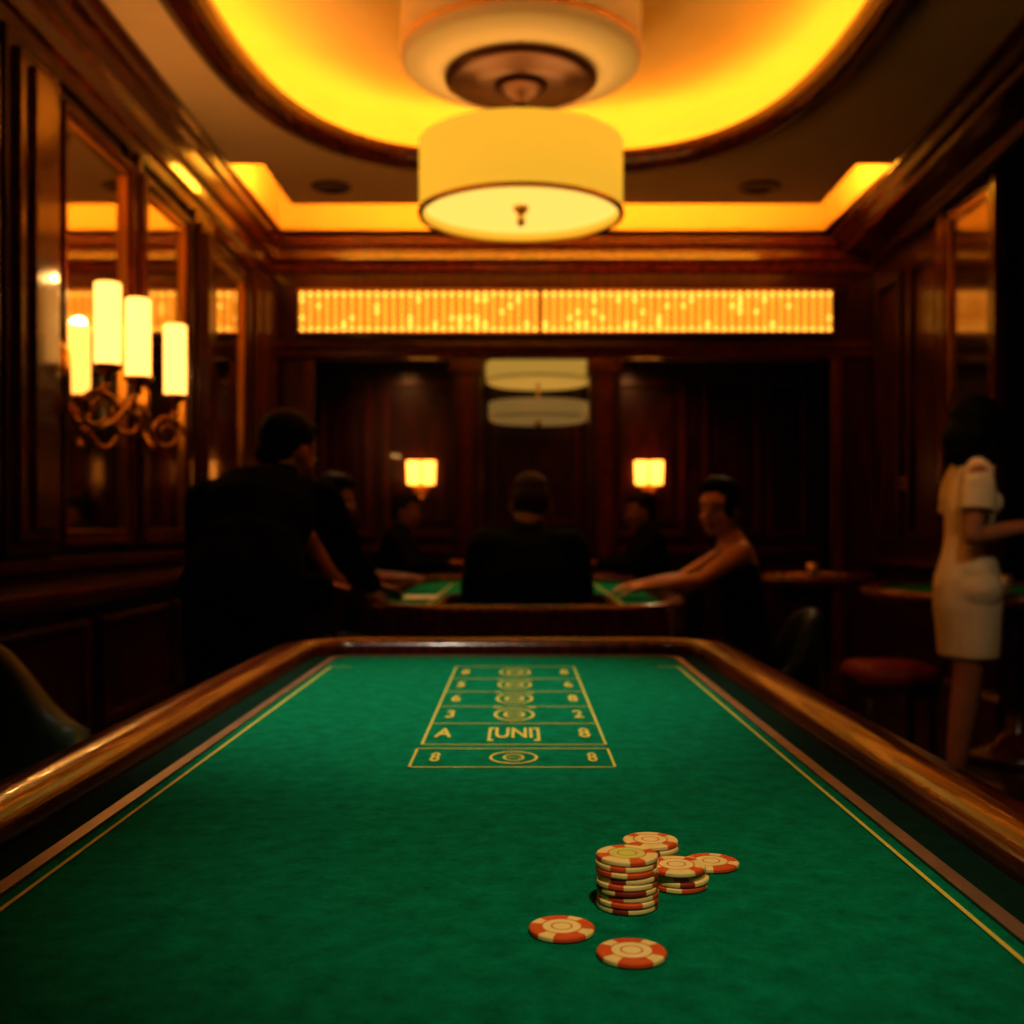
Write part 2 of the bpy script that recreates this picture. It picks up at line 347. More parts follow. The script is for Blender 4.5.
# ------------------------------------------------------------ sconces left wall
def scroll(b,c,ax,m,s=1,flip=1):
    P=[]
    for k in range(34):
        a=k/33*3.1*pi; r=.085*s*(1-.72*k/33)
        P.append(V(c)+V(ax)*(r*math.cos(a)*flip)+V((0,0,r*math.sin(a))))
    b.tube(P,[.012*s*(1-.4*k/33) for k in range(34)],m,8)
def bulb(name,loc,e,col=(1,.52,.16),rad=.03):
    l=bpy.data.lights.new(name,'POINT'); l.energy=e; l.color=col; l.shadow_soft_size=rad
    o=bpy.data.objects.new(name,l); o.location=loc; bpy.context.scene.collection.objects.link(o)
def wall_sconce(yb,cands,zb):
    b=MB()
    b.tube([(XW+.02,yb,zb-.16),(XW+.05,yb,zb-.10),(XW+.05,yb,zb+.08),(XW+.02,yb,zb+.15)],[.02,.045,.045,.015],BRASS,16)
    for (x,y,z) in cands:
        h=.32; z0=z-h/2; q=.051
        b.rev((x,y,0),[(.0,z0),(q-.002,z0),(q,z0+.01),(q,z0+h-.004),(q-.004,z0+h),(q-.006,z0+h-.02),(.0,z0+h-.03)],CANDLE,28)
        bulb('sconce_bulb_light',(x,y,z0+h+.005),5.0)
        b.rev((x,y,0),[(0,z0-.07),(.02,z0-.065),(.014,z0-.04),(.03,z0-.03),(.060,z0-.012),(.060,z0),(0,z0)],BRASS,24)
        P=[]
        for k in range(15):
            t=k/14; P.append((XW+.05+(x-XW-.05)*t, yb+(y-yb)*t, zb-.05-.17*math.sin(t*pi)*(1-.2*t)+ (z0-.06-zb+.05)*t))
        b.tube(P,.012,BRASS,8)
        scroll(b,(x-.03,y-.03,z0-.18),(.7,.7,0),BRASS,1.0)
    b.obj('wall_sconce',fixn=False)
wall_sconce(4.20,[(-1.60,4.30,1.865),(-1.56,4.53,1.85)],1.66)
wall_sconce(5.10,[(-1.56,5.02,1.835)],1.62)
for x in (-.82,1.128):
    b=MB()
    b.box(x-.05,x+.05,9.46,9.5,1.36,1.5,BRASS)
    for dx in (-.066,.066):
        b.rev((x+dx,9.40,0),[(0,1.45),(.052,1.45),(.06,1.65),(.055,1.65),(0,1.64)],BSC,20)
        b.tube([(x,9.46,1.42),(x+dx*.6,9.42,1.39),(x+dx,9.40,1.42),(x+dx,9.40,1.455)],.009,BRASS,8)
    b.tube([(x,9.45,1.36),(x,9.43,1.31),(x,9.45,1.27)],[.02,.014,.004],BRASS,8)
    b.obj('wall_sconce',fixn=False)
# ------------------------------------------------------------ near gaming table
TC=-.025; FZ=.79
b=MB()
outer=rrect(TC,.49,.15,2.47,.16,12)
b.sweep(outer,[(-.03,.60),(-.002,.62),(0,.66),(0,.79),(-.005,.808),(-.018,.819),(-.045,.823),(-.070,.818),(-.080,.806),(-.083,.79),(-.083,.765)],RAIL)
b.fill([rrect(TC,.412,.228,2.392,.09,10)],FZ,FELT,FZ-.03)
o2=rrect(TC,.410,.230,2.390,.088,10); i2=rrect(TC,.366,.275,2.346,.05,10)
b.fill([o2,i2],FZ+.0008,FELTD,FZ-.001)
s1=rrect(TC,.368,.273,2.348,.05,10); s2=rrect(TC,.354,.287,2.334,.04,10)
b.fill([s1,s2],FZ+.003,STRIP,FZ-.001)
b.sweep(rrect(TC,.45,.19,2.43,.13,10),[(0,.42),(.01,.45),(0,.48),(0,.62)],WOODH)
b.fill([rrect(TC,.45,.19,2.43,.13,10)],.42,WOODH)
for y in (.75,1.9):
    b.rev((TC,y,0),[(.0,0),(.30,0),(.30,.04),(.24,.07),(.12,.10),(.09,.16),(.13,.26),(.10,.34),(.18,.40),(.25,.43)],WOODH,28)
z=FZ+.0012
def fbox(x0,x1,y0,y1,m=GOLDL,zz=z): b.add([(x0,y0,zz),(x1,y0,zz),(x1,y1,zz),(x0,y1,zz)],[(0,1,2,3)],m)
fbox(TC-.343,TC-.339,.35,2.16); fbox(TC+.339,TC+.343,.35,2.16)
fbox(TC-.343,TC-.30,2.16,2.164); fbox(TC+.30,TC+.343,2.16,2.164)
rows=[2.168,1.993,1.833,1.678,1.531,1.381]; lw=.0032
X0,X1=-.121,.113
for i,y in enumerate(rows):
    w=lw*(1+.6*(y-1.2)); fbox(X0,X1,y-w,y)
for xx in (X0,X1-lw): fbox(xx,xx+lw,rows[-1]-lw,rows[0])
fbox(X0-.003,X1,1.352,1.3555);fbox(X0-.003,X1,1.246,1.2495);fbox(X0-.003,X0,1.246,1.3555);fbox(X1-.003,X1,1.246,1.3555)
def oval(cx,cy,rx,ry,w):
    n=28;vs=[];fs=[]
    for k in range(n):
        a=2*pi*k/n; vs+= [(cx+rx*math.cos(a),cy+ry*math.sin(a),z),(cx+(rx-w)*math.cos(a),cy+(ry-w*1.5)*math.sin(a),z)]
    for k in range(n):
        k2=(k+1)%n; fs.append((2*k,2*k2,2*k2+1,2*k+1))
    b.add(vs,fs,GOLDL)
mid=[(rows[i]+rows[i+1])/2 for i in range(5)]+[1.301]
sd=['8','5','6','3','A','8']; sd2=['8','6','8','2','8','8']; XC=-.004
for i,y in enumerate(mid):
    h=.088 if i<5 else .068
    text_mesh(b,sd[i],X0+.024,y,z,h,GOLDL,.36,1); text_mesh(b,sd2[i],X1-.024,y,z,h,GOLDL,.36,1)
    if i==4: text_mesh(b,'[UNI]',XC,y,z,.10,GOLDL,.30,1)
    elif i==5:
        oval(XC,y,.029,.036,.0035); oval(XC,y,.013,.020,.003); fbox(XC-.012,XC+.012,y-.0015,y+.0015)
    else:
        oval(XC,y,.030,.055,.0045); oval(XC,y,.016,.032,.004)
        fbox(XC-.012,XC+.012,y-.004,y+.004)
        if i>0: fbox(XC-.032,XC-.020,y+.058,y+.066); fbox(XC+.020,XC+.032,y+.058,y+.066)
b.obj('gaming_table',fixn=False)
# ------------------------------------------------------------ chips
CR=mat('chip_cream',(.85,.62,.22),.45); CO=mat('chip_red',(.68,.09,.015),.45); CY=mat('chip_inlay',(.85,.68,.26),.4); CD=mat('chip_dark_red',(.30,.025,.010),.45); CG=mat('chip_green_inlay',(.58,.64,.13),.4)
TH=.0041
def chip(b,x,y,z,rot,base,spot,inl,R=.0222):
    S=48
    def sec(k): return ((k//3)%4)==0 or ((k//3)%4)==1 and (k%3==0)
    rings=[(0,TH),(R*.28,TH),(R*.33,TH),(R*.58,TH),(R*.63,TH),(R*.93,TH),(R*.985,TH*.88),(R,TH*.72),(R,TH*.28),(R*.985,TH*.1),(R*.94,0),(0,0)]
    def P(r,zz,k): a=rot+2*pi*k/S; return (x+r*math.cos(a),y+r*math.sin(a),z+zz)
    for j in range(len(rings)-1):
        for k in range(S):
            (r0,z0),(r1,z1)=rings[j],rings[j+1]
            s_=sec(k)
            m=inl if j in(0,2) else (CO if j in (1,3) else (spot if s_ else base))
            q=[P(r0,z0,k),P(r1,z1,k),P(r1,z1,k+1),P(r0,z0,k+1)]
            if r0==0: q=q[:3]
            if r1==0: q=[q[0],q[1],q[3]]
            b.add(q,[tuple(range(len(q)))],m,False)
def stack(name,x,y,n,pal,jit=.0012):
    b=MB(); zz=FZ+.0003
    for i in range(n):
        base,spot,inl=pal[i%len(pal)] if i<n-1 else pal[-1]
        j=jit if i else 0
        chip(b,x+random.uniform(-j,j),y+random.uniform(-j,j),zz,random.uniform(0,6),base,spot,inl); zz+=TH+.0001
    b.obj(name)
stack('poker_chip_stack',.079,.79,9,[(CR,CD,CY),(CO,CR,CY),(CR,CO,CY),(CD,CR,CY),(CR,CO,CG)],.0008)
stack('poker_chip_stack',.107,.885,5,[(CR,CD,CY),(CO,CR,CY),(CR,CO,CY)])
stack('poker_chip_stack',.1225,.835,4,[(CO,CR,CY),(CR,CD,CY),(CR,CO,CY)],.002)
stack('poker_chip',.156,.884,1,[(CO,CR,CY)])
stack('poker_chip',.030,.738,1,[(CO,CR,CY)])
stack('poker_chip',.0725,.696,1,[(CO,CR,CY)])
# ------------------------------------------------------------ far table (ring shaped, dealer well)
b=MB()
FX=.03
fo=supere(FX,4.85,.61,1.29,4.5,96)
b.sweep(fo,[(-.03,.58),(-.002,.60),(0,.64),(0,.79),(-.006,.808),(-.02,.815),(-.06,.815),(-.075,.805),(-.08,.785)],RAIL)
hole=rrect(.035,.30,3.74,4.52,.12,8)
fi=supere(FX,4.85,.535,1.215,4.5,96)
b.fill([fi,hole],.785,FELT,.76)
b.sweep(hole,[(0,.80),(.025,.80),(.025,.74),(0,.74)],RAIL,closedprof=True,smooth=False)
b.sweep(supere(FX,4.85,.57,1.25,4.5,96),[(0,.44),(0,.60)],WOODH)
b.sweep(rrect(.035,.31,3.73,4.53,.12,8),[(0,.44),(0,.76)],WOODH)
b.rev((.03,5.35,0),[(0,0),(.30,0),(.30,.04),(.2,.08),(.1,.12),(.1,.5),(.2,.72),(0,.76)],WOODH,28)
for x in (-.42,.47): b.rev((x,3.95,0),[(0,0),(.07,0),(.07,.04),(.035,.08),(.05,.4),(.06,.6)],WOODH,16)
for x in (-.36,.36):
    b.box(.03+x-.004,.03+x+.004,3.9,5.7,.7855,.7862,GOLDL)
b.box(-.2,.26,5.2,5.206,.7855,.7862,GOLDL); b.box(-.2,.26,5.5,5.506,.7855,.7862,GOLDL)
b.obj('gaming_table',fixn=False)
b=MB(); b.box(-.46,-.32,4.35,4.55,.787,.79,PAPER); b.obj('score_card')
def round_table(name,x,y,r,h=.79):
    b=MB()
    b.rev((x,y,0),[(0,h-.05),(r-.04,h-.06),(r,h-.045),(r,h-.01),(r-.02,h+.005),(r-.07,h+.005),(r-.08,h-.012)],RAIL,56)
    b.rev((x,y,0),[(r-.075,h-.012),(0,h-.012)],FELT,56)
    b.rev((x,y,0),[(0,0),(.26,0),(.26,.04),(.12,.08),(.06,.14),(.06,.6),(.2,h-.06),(0,h-.05)],WOODH,28)
    b.obj(name,fixn=False)
round_table('card_table',2.32,5.1,.7)
round_table('card_table',1.74,6.7,.42)
b=MB()
for k in range(9):
    x=1.50+.055*k; y=6.53+.03*math.sin(k*2)
    n=3+(k*5)%5
    for i in range(n): b.rev((x,y,.779+i*.008),[(0,0),(.02,0),(.02,.0072),(0,.0072)],CR if (i+k)%2 else CO,16)
b.obj('poker_chip_rack_row')
GL=mat('tumbler_glass',(.7,.5,.3),.08,metal=.6)
for x,y in ((2.05,4.62),(2.0,4.85),(1.72,6.40)):
    b=MB(); b.rev((x,y,.779),[(0,0),(.028,0),(.034,.09),(.031,.09),(.026,.01),(0,.01)],GL,20); b.obj('drinking_glass')
# ------------------------------------------------------------ chairs
def barrel_chair(x,y,ang,R=.27,hb=.42,ha=.24,sz=.46,mt=GREENCH,name='barrel_chair',tc=.52,k_=11):
    b=MB(); b.T=Matrix.Translation((x,y,0))@Matrix.Rotation(ang,4,'Z')
    N=48;vs=[];fs=[]
    for i in range(N+1):
        th=math.radians(-118+236*i/N)
        t=abs(th)/math.radians(118)
        s_=1/(1+math.exp((t-tc)*k_))
        h=sz-.02+ha+(hb-ha)*s_
        dx,dy=math.sin(th),-math.cos(th)
        for (r,z_) in ((R-.03,sz-.16),(R-.045,sz),(R-.04,h-.03),(R-.028,h-.006),(R-.005,h),(R+.018,h-.006),(R+.03,h-.03),(R+.02,sz),(R,sz-.16)):
            vs.append((dx*r,dy*r,z_))
    n=9
    for i in range(N):
        for j in range(n): fs.append((i*n+j,(i+1)*n+j,(i+1)*n+(j+1)%n,i*n+(j+1)%n))
    fs.append(tuple(range(n))); fs.append(tuple(N*n+k for k in range(n))[::-1])
    b.add(vs,fs,mt,True)
    b.rev((0,.02,0),[(0,sz-.16),(R-.04,sz-.16),(R-.03,sz-.03),(R-.045,sz-.005),(R-.09,sz),(0,sz)],mt,36)
    for sx,sy in ((-1,-1),(1,-1),(-1,1),(1,1)):
        b.tube([(sx*.15,sy*.15,sz-.15),(sx*.17,sy*.17,0)],[.022,.013],BLACKW,10)
    b.T=None
    b.obj(name)
barrel_chair(-.94,1.75,-pi/2,R=.30,hb=.44,ha=.25,tc=.82,k_=17,mt=mat('green_leather_light',(.05,.07,.025),.45,noise=(.07,.095,.038),nscale=25,bump=.03,spec=.35))
barrel_chair(.97,4.42,pi/2,R=.22,hb=.33,ha=.08,sz=.44,tc=.45)
barrel_chair(.035,4.1,0,R=.22,hb=.06,ha=.03,sz=.44,name='low_back_stool')
barrel_chair(-.86,7.1,-pi/2,R=.24,hb=.38,ha=.2,sz=.44)
barrel_chair(.94,7.1,pi/2,R=.24,hb=.38,ha=.2,sz=.44)
barrel_chair(-.97,4.95,-pi/2,R=.26,hb=.38,ha=.1,sz=.44)
barrel_chair(3.38,4.75,pi/2,R=.24,hb=.45,ha=.2,sz=.44)
b=MB()
pr=rrect(1.64,.17,4.66,5.0,.06,8)
b.fill([pr],.40,RED,.47); b.sweep(pr,[(0,.40),(.012,.42),(.012,.45),(-.01,.475),(-.05,.485)],RED); b.fill([rrect(1.64,.12,4.71,4.95,.03,8)],.485,RED)
b.sweep(pr,[(-.005,.35),(-.005,.40)],BLACKW)
for sx in (-1,1):
    for sy in (-1,1): b.tube([(1.64+sx*.13,4.83+sy*.13,.40),(1.64+sx*.14,4.83+sy*.14,0)],[.02,.012],BLACKW,8)
b.obj('upholstered_stool',fixn=False)
# ------------------------------------------------------------ people
def nz(v): return V(v).normalized()
class Body:
    def __init__(s): s.secs=[];s.ells=[];s.extra=MB();s.flat=[]
    def loft(s,secs,u,tag,flat=1.0):
        s.secs.append(([(V(c),a,b_) for c,a,b_ in secs],nz(u),tag)); s.flat.append(flat)
    def cap(s,a,b_,ra,rb,tag):
        a=V(a);b_=V(b_);t=(b_-a)
        u=t.orthogonal() if t.length>1e-6 else V((1,0,0))
        s.loft([(a,ra,ra),(b_,rb,rb)],u,tag)
    def ell(s,c,r,fr,tag): s.ells.append((V(c),r,fr,tag))
    def build(s,name,mats,voxel=.007):
        mb=MB(); N=20
        dm=list(mats.values())[0]
        for (secs,u,tag),fl in zip(s.secs,s.flat):
            n=len(secs);vs=[];fs=[];full=[]
            t0=(secs[1][0]-secs[0][0]).normalized(); t1=(secs[-1][0]-secs[-2][0]).normalized()
            for a in (85,55,28):
                k=math.radians(a); c,ru,rv=secs[0]; m_=min(ru,rv); full.append((c-t0*m_*math.sin(k),ru*math.cos(k),rv*math.cos(k),t0))
            for i,(c,ru,rv) in enumerate(secs):
                t=(secs[min(i+1,n-1)][0]-secs[max(i-1,0)][0]).normalized(); full.append((c,ru,rv,t))
            for a in (28,55,85):
                k=math.radians(a); c,ru,rv=secs[-1]; m_=min(ru,rv)*fl; q=math.cos(k) if fl>.5 else (1-(a/85.)*.9 if a>30 else .93)
                full.append((c+t1*m_*math.sin(k),ru*q,rv*q,t1))
            for (c,ru,rv,t) in full:
                uu=(u-t*u.dot(t)).normalized(); vv=t.cross(uu)
                for k in range(N):
                    a=2*pi*k/N; vs.append(c+uu*math.cos(a)*ru+vv*math.sin(a)*rv)
            F=len(full)
            for i in range(F-1):
                for k in range(N): fs.append((i*N+k,i*N+(k+1)%N,(i+1)*N+(k+1)%N,(i+1)*N+k))
            fs.append(tuple(range(N))[::-1]); fs.append(tuple((F-1)*N+k for k in range(N)))
            mb.add(vs,fs,dm)
        for c,r,(R,F_,U_),tag in s.ells:
            vs=[];fs=[];H=10
            for j in range(H+1):
                ph=max(.02,min(pi-.02,pi*j/H))
                for k in range(N):
                    a=2*pi*k/N; vs.append(c+R*(r[0]*math.sin(ph)*math.cos(a))+F_*(r[1]*math.sin(ph)*math.sin(a))+U_*(r[2]*math.cos(ph)))
            for j in range(H):
                for k in range(N): fs.append((j*N+k,(j+1)*N+k,(j+1)*N+(k+1)%N,j*N+(k+1)%N))
            fs.append(tuple(range(N))); fs.append(tuple(H*N+k for k in range(N))[::-1])
            mb.add(vs,fs,dm)
        ob=mb.obj('tmp'); off=V(ob.location)
        r=ob.modifiers.new('r','REMESH'); r.mode='VOXEL'; r.voxel_size=voxel
        sm=ob.modifiers.new('s','SMOOTH'); sm.factor=.5; sm.iterations=4
        dg=bpy.context.evaluated_depsgraph_get(); me=bpy.data.meshes.new_from_object(ob.evaluated_get(dg))
        bpy.data.objects.remove(ob)
        nv=len(me.vertices); co=np.empty(nv*3); me.vertices.foreach_get('co',co); co=co.reshape(-1,3)+np.array(off)
        nf=len(me.polygons); fc=np.empty(nf*3); me.polygons.foreach_get('center',fc); fc=fc.reshape(-1,3)+np.array(off)
        best=np.full(nf,1e9); tags=np.zeros(nf,int); names=list(mats.keys())
        for (secs,u,tag),fl in zip(s.secs,s.flat):
            ti=names.index(tag)
            for i in range(len(secs)-1):
                a,ru0,rv0=secs[i]; b_,ru1,rv1=secs[i+1]
                t=np.array(b_-a); L=np.linalg.norm(t)+1e-9; t=t/L
                U_=np.array(u)-t*np.dot(np.array(u),t); U_/=np.linalg.norm(U_)+1e-9; W=np.cross(t,U_)
                d=fc-np.array(a); h=d@t; hc=np.clip(h,0,L)/L
                ru=ru0+(ru1-ru0)*hc; rv=rv0+(rv1-rv0)*hc; mn=np.minimum(ru,rv)
                over=h-hc*L
                ax=np.abs(over)
                if fl<.5: ax=np.where(over>0,over/max(fl,.1),ax)
                q=np.sqrt((d@U_/ru)**2+(d@W/rv)**2+(ax/mn)**2); dist=(q-1)*mn
                k=dist<best; best[k]=dist[k]; tags[k]=ti
        for c,r_,(R,F_,U_),tag in s.ells:
            ti=names.index(tag); d=fc-np.array(c)
            q=np.sqrt((d@np.array(R)/r_[0])**2+(d@np.array(F_)/r_[1])**2+(d@np.array(U_)/r_[2])**2); dist=(q-1)*min(r_)
            k=dist<best; best[k]=dist[k]; tags[k]=ti
        out=s.extra
        base=len(out.v)
        idx=[out.mi(mats[n_]) for n_ in names]
        out.v+= [V(c) for c in co]
        out.f+= [[base+k for k in p.vertices] for p in me.polygons]
        out.m+= [idx[t] for t in tags]; out.sm+=[True]*nf
        bpy.data.meshes.remove(me)
        return out.obj(name,fixn=False)
EYEW=mat('eye_white',(.5,.42,.36),.3); EYED=mat('eye_iris',(.03,.015,.01),.2)
def head(B,c,f,u,hair,sc=1.0,hairmat=None):
    f=nz(f);u=nz(V(u)-f*V(u).dot(f));r=f.cross(u);fr=(r,f,u)
    P=lambda x,y,z:V(c)+(r*x+f*y+u*z)*sc
    S=lambda *a:tuple(k*sc for k in a)
    B.ell(P(0,-.01,.022),S(.074,.094,.092),fr,'skin')
    B.ell(P(0,.026,-.03),S(.058,.062,.082),fr,'skin')
    B.ell(P(0,.048,-.088),S(.032,.032,.025),fr,'skin')
    B.ell(P(0,.072,.022),S(.048,.016,.012),fr,'skin')
    B.cap(P(0,.088,-.002),P(0,.104,-.034),.009*sc,.013*sc,'skin')
    for s_ in (-1,1):
        B.ell(P(s_*.075,-.005,-.018),S(.011,.02,.03),fr,'skin')
        B.ell(P(s_*.036,.058,-.035),S(.022,.022,.022),fr,'skin')
        for (yy,rr,m) in ((.079,.0115,EYEW),(.087,.0068,EYED)):
            q=P(s_*.03,yy,.0); B.extra.sph(q,rr*sc,m,10)
        B.extra.tube([P(s_*.014,.088,.022),P(s_*.03,.089,.027),P(s_*.05,.078,.022)],.0035*sc,hairmat,6)
    B.ell(P(0,.084,-.066),S(.023,.010,.0085),fr,'lip')
    if hair=='short':
        B.ell(P(0,-.024,.036),S(.080,.093,.090),fr,'hair'); B.ell(P(0,-.055,-.02),S(.068,.05,.06),fr,'hair')
        B.ell(P(0,.03,.085),S(.055,.05,.03),fr,'hair')
    if hair=='receding':
        B.ell(P(0,-.045,.0),S(.080,.066,.07),fr,'hair'); B.ell(P(0,-.03,.05),S(.074,.075,.068),fr,'hair')
    if hair=='updo':
        B.ell(P(0,-.026,.046),S(.086,.094,.096),fr,'hair'); B.ell(P(0,.02,.10),S(.064,.06,.04),fr,'hair')
        B.ell(P(0,-.10,.045),S(.05,.045,.05),fr,'hair'); B.ell(P(0,-.06,-.03),S(.06,.045,.05),fr,'hair')
        for s_ in (-1,1): B.ell(P(s_*.068,.015,.01),S(.016,.04,.05),fr,'hair')
    if hair=='bob':
        B.ell(P(0,-.03,.035),S(.098,.105,.102),fr,'hair'); B.ell(P(0,-.060,-.05),S(.105,.085,.10),fr,'hair')
        B.ell(P(0,-.060,-.10),S(.092,.07,.07),fr,'hair')
        for s_ in (-1,1): B.ell(P(s_*.078,-.0,-.055),S(.032,.068,.10),fr,'hair')
def hand(B,w,d,n,side,curl=.5,sc=1.0,tag='skin'):
    d=nz(d); n=nz(V(n)-d*V(n).dot(d)); s_=d.cross(n)*side; w=V(w)
    B.loft([(w,.026*sc,.020*sc),(w+d*.04*sc,.038*sc,.017*sc),(w+d*.082*sc,.040*sc,.014*sc)],s_,tag)
    for off,L in ((.031,.070),(.0105,.080),(-.0105,.074),(-.031,.058)):
        p=w+d*.08*sc+s_*off*sc; a=curl*.35
        for k,fr_ in enumerate((.45,.32,.23)):
            dd=d*math.cos(a)-n*math.sin(a)+s_*off*1.5; dd.normalize()
            q=p+dd*L*fr_*sc; B.cap(p,q,(.0092-.0007*k)*sc,(.0088-.0007*k)*sc,tag); p=q; a+=curl*.55
    p=w+d*.025*sc+s_*.028*sc; dd=nz(d*.7+s_*.7-n*.25); q=p+dd*.042*sc; B.cap(p,q,.013*sc,.0105*sc,tag)
    dd=nz(d*.95+s_*.25-n*.3); B.cap(q,q+dd*.032*sc,.0105*sc,.009*sc,tag)
def foot(B,a,f,tag,heel=0):
    a=V(a);f=nz((f[0],f[1],0)); r=V((0,0,1)).cross(f)
    g=V((a.x,a.y,0))
    B.loft([(g-f*.045+V((0,0,.035+heel)),.032,.034),(g+f*.05+V((0,0,.035+heel*.5)),.038,.034),(g+f*.14+V((0,0,.028)),.045,.026),(g+f*.19+V((0,0,.024)),.033,.022)],r,tag)
    B.cap(a,g+V((0,0,.05+heel)),.04,.036,tag)
    if heel: B.cap(g-f*.055+V((0,0,.05)),g-f*.055+V((0,0,.008)),.014,.008,tag)
def person(name,J,f,hf,mats,hair,sex='m',top='top',arm='top',fore='top',leg='pants',shin='pants',collar=True,hu=(0,0,1),curl=.5,heel=0,voxel=.007,hs=1.0,jacket=True,sleeve=1.0,cuff=True,slim=1.0):
    B=Body(); f=nz(f)
    g={k:V(v) for k,v in J.items()}
    r=nz(g['shr']-g['shl'])
    m=sex=='m'
    wd=1.0 if m else .84
    e=.012 if jacket else 0
    p,c,n=g['pelvis'],g['chest'],g['neck']
    mid=p.lerp(c,.5)
    B.loft([(p-(c-p)*.12,(.165+e)*wd*(1 if m else 1.1),(.12+e)*wd),(p+(c-p)*.12,(.165+e)*wd*(1 if m else 1.08),(.12+e)*wd),(mid,(.145+e)*wd*(1 if m else .84)*slim,(.108+e)*wd*slim),(c,(.168+e)*wd*slim,(.118+e)*wd*slim),(c.lerp(n,.55),(.160+e)*wd,(.090+e)*wd),(c.lerp(n,.85),(.10)*wd,.066*wd),(n,.064*wd,.058*wd)],r,top)
    hd=g['head']; B.cap(n-(hd-n)*.15,n.lerp(hd,.75),.055*(1 if m else .82),.053*(1 if m else .82),'skin')
    if collar:
        ax=nz(hd-n); B.cap(n+ax*.006,n+ax*.024,.061,.058,'shirt')
    for s_,S_ in ((-1,'l'),(1,'r')):
        sh,el,wr=g['sh'+S_],g['el'+S_],g['wr'+S_]
        k=(1.0 if m else .78)
        B.cap(c.lerp(n,.45),sh,.072*wd+e,.056*k+e,top if arm==top else ('skin' if arm=='skin' else top))
        ra=.056*k+(e if arm!='skin' else 0); rb=.043*k+(e if arm!='skin' else 0)
        B.cap(sh,el,ra*sleeve,rb*sleeve,arm)
        fw=el.lerp(wr,.35)
        ef=e*.8 if fore!='skin' else 0
        B.loft([(el,.042*k+ef,.042*k+ef),(fw,.043*k+ef,.041*k+ef),(wr,.027*k+ef,.025*k+ef)],(el-wr).orthogonal(),fore)
        if fore!='skin' and cuff: B.cap(wr,wr+nz(wr-el)*.018,.029,.027,'shirt')
        hp,kn,an=g['hp'+S_],g['kn'+S_],g['an'+S_]
        kl=1.0 if m else .9
        B.loft([(hp,.088*kl,.088*kl),(hp.lerp(kn,.5),.076*kl,.076*kl),(kn,.056*kl,.058*kl)],(hp-kn).orthogonal(),leg)
        B.loft([(kn,.055*kl,.056*kl),(kn.lerp(an,.3),.054*kl,.055*kl),(an,.036*kl,.036*kl)],(an-kn).orthogonal(),shin)
        foot(B,an,f,'shoe',heel)
        hdir=g.get('hd'+S_,wr-el); hn=g.get('hn'+S_,V((0,0,1)))
        side=1 if S_=='l' else -1
        hand(B,wr+nz(wr-el)*.01,hdir,hn,side,curl,1.0 if m else .88)
    B.cap(g['hpl'],g['hpr'],.095,.095,leg if leg!='skin' else top)
    head(B,hd,hf,hu,hair,hs,mats['hair'])
    return B,mats,name,voxel
SK1=mat('skin_warm',(.36,.15,.07),.55,noise=(.40,.18,.09),nscale=12,spec=.3)
SK2=mat('skin_tan',(.54,.26,.13),.5,noise=(.58,.29,.15),nscale=12,spec=.3)
SK4=mat('skin_bronze',(.36,.155,.07),.5,noise=(.40,.18,.085),nscale=12,spec=.3)
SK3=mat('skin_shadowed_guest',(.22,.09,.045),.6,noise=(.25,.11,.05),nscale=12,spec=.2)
LIP=mat('lips',(.35,.05,.03),.4)
SUIT=mat('suit_black_green',(.005,.0068,.0045),.9,noise=(.010,.012,.008),nscale=7,bump=.6,spec=.04,bd=.03)
SUIT2=mat('suit_dark_green',(.009,.017,.0095),.9,noise=(.014,.026,.015),nscale=7,bump=.6,spec=.05,bd=.03)
SHIRT=mat('shirt_white',(.24,.18,.12),.7,noise=(.28,.22,.15),nscale=30)
BLK=mat('black_dress',(.004,.003,.0025),.7,noise=(.006,.005,.004),nscale=40,spec=.15)
CRM=mat('cream_dress',(.70,.57,.38),.85,noise=(.80,.67,.47),nscale=7,bump=.35,spec=.1,stretch=(1,1,.4),bd=.03)
HB=mat('hair_black',(.003,.002,.0015),.6,noise=(.006,.004,.003),nscale=60,stretch=(1,1,.2),spec=.1,bump=.3)
HG=mat('hair_greyish',(.035,.022,.013),.6,noise=(.055,.036,.022),nscale=60,spec=.15)
SHOE=mat('shoe_black',(.006,.005,.004),.3,noise=(.008,.007,.006),nscale=10)
SHN=mat('shoe_nude',(.25,.13,.07),.3,noise=(.28,.15,.08),nscale=10)
def M(skin,top,pants,hair,shoe=SHOE,shirt=SHIRT): return {'top':top,'skin':skin,'pants':pants,'hair':hair,'shoe':shoe,'shirt':shirt,'lip':LIP}
# centre seated man, back to camera
x=.04
J=dict(pelvis=(x,4.08,.55),chest=(x,4.12,.89),neck=(x,4.15,1.075),head=(x+.012,4.20,1.165),shl=(x-.160,4.13,1.00),shr=(x+.160,4.13,1.00),
 ell=(x-.205,4.25,.83),elr=(x+.205,4.25,.83),wrl=(x-.13,4.47,.84),wrr=(x+.13,4.47,.84),
 hpl=(x-.09,4.10,.52),hpr=(x+.09,4.10,.52),knl=(x-.12,4.38,.53),knr=(x+.12,4.38,.53),anl=(x-.12,4.30,.10),anr=(x+.12,4.30,.10))
B,m_,n_,v_=person('man_in_dark_suit',J,(0,1,0),(0,1,-.25),M(SK1,SUIT2,SUIT,HG),'receding',hs=.95); B.build(n_,m_,v_)
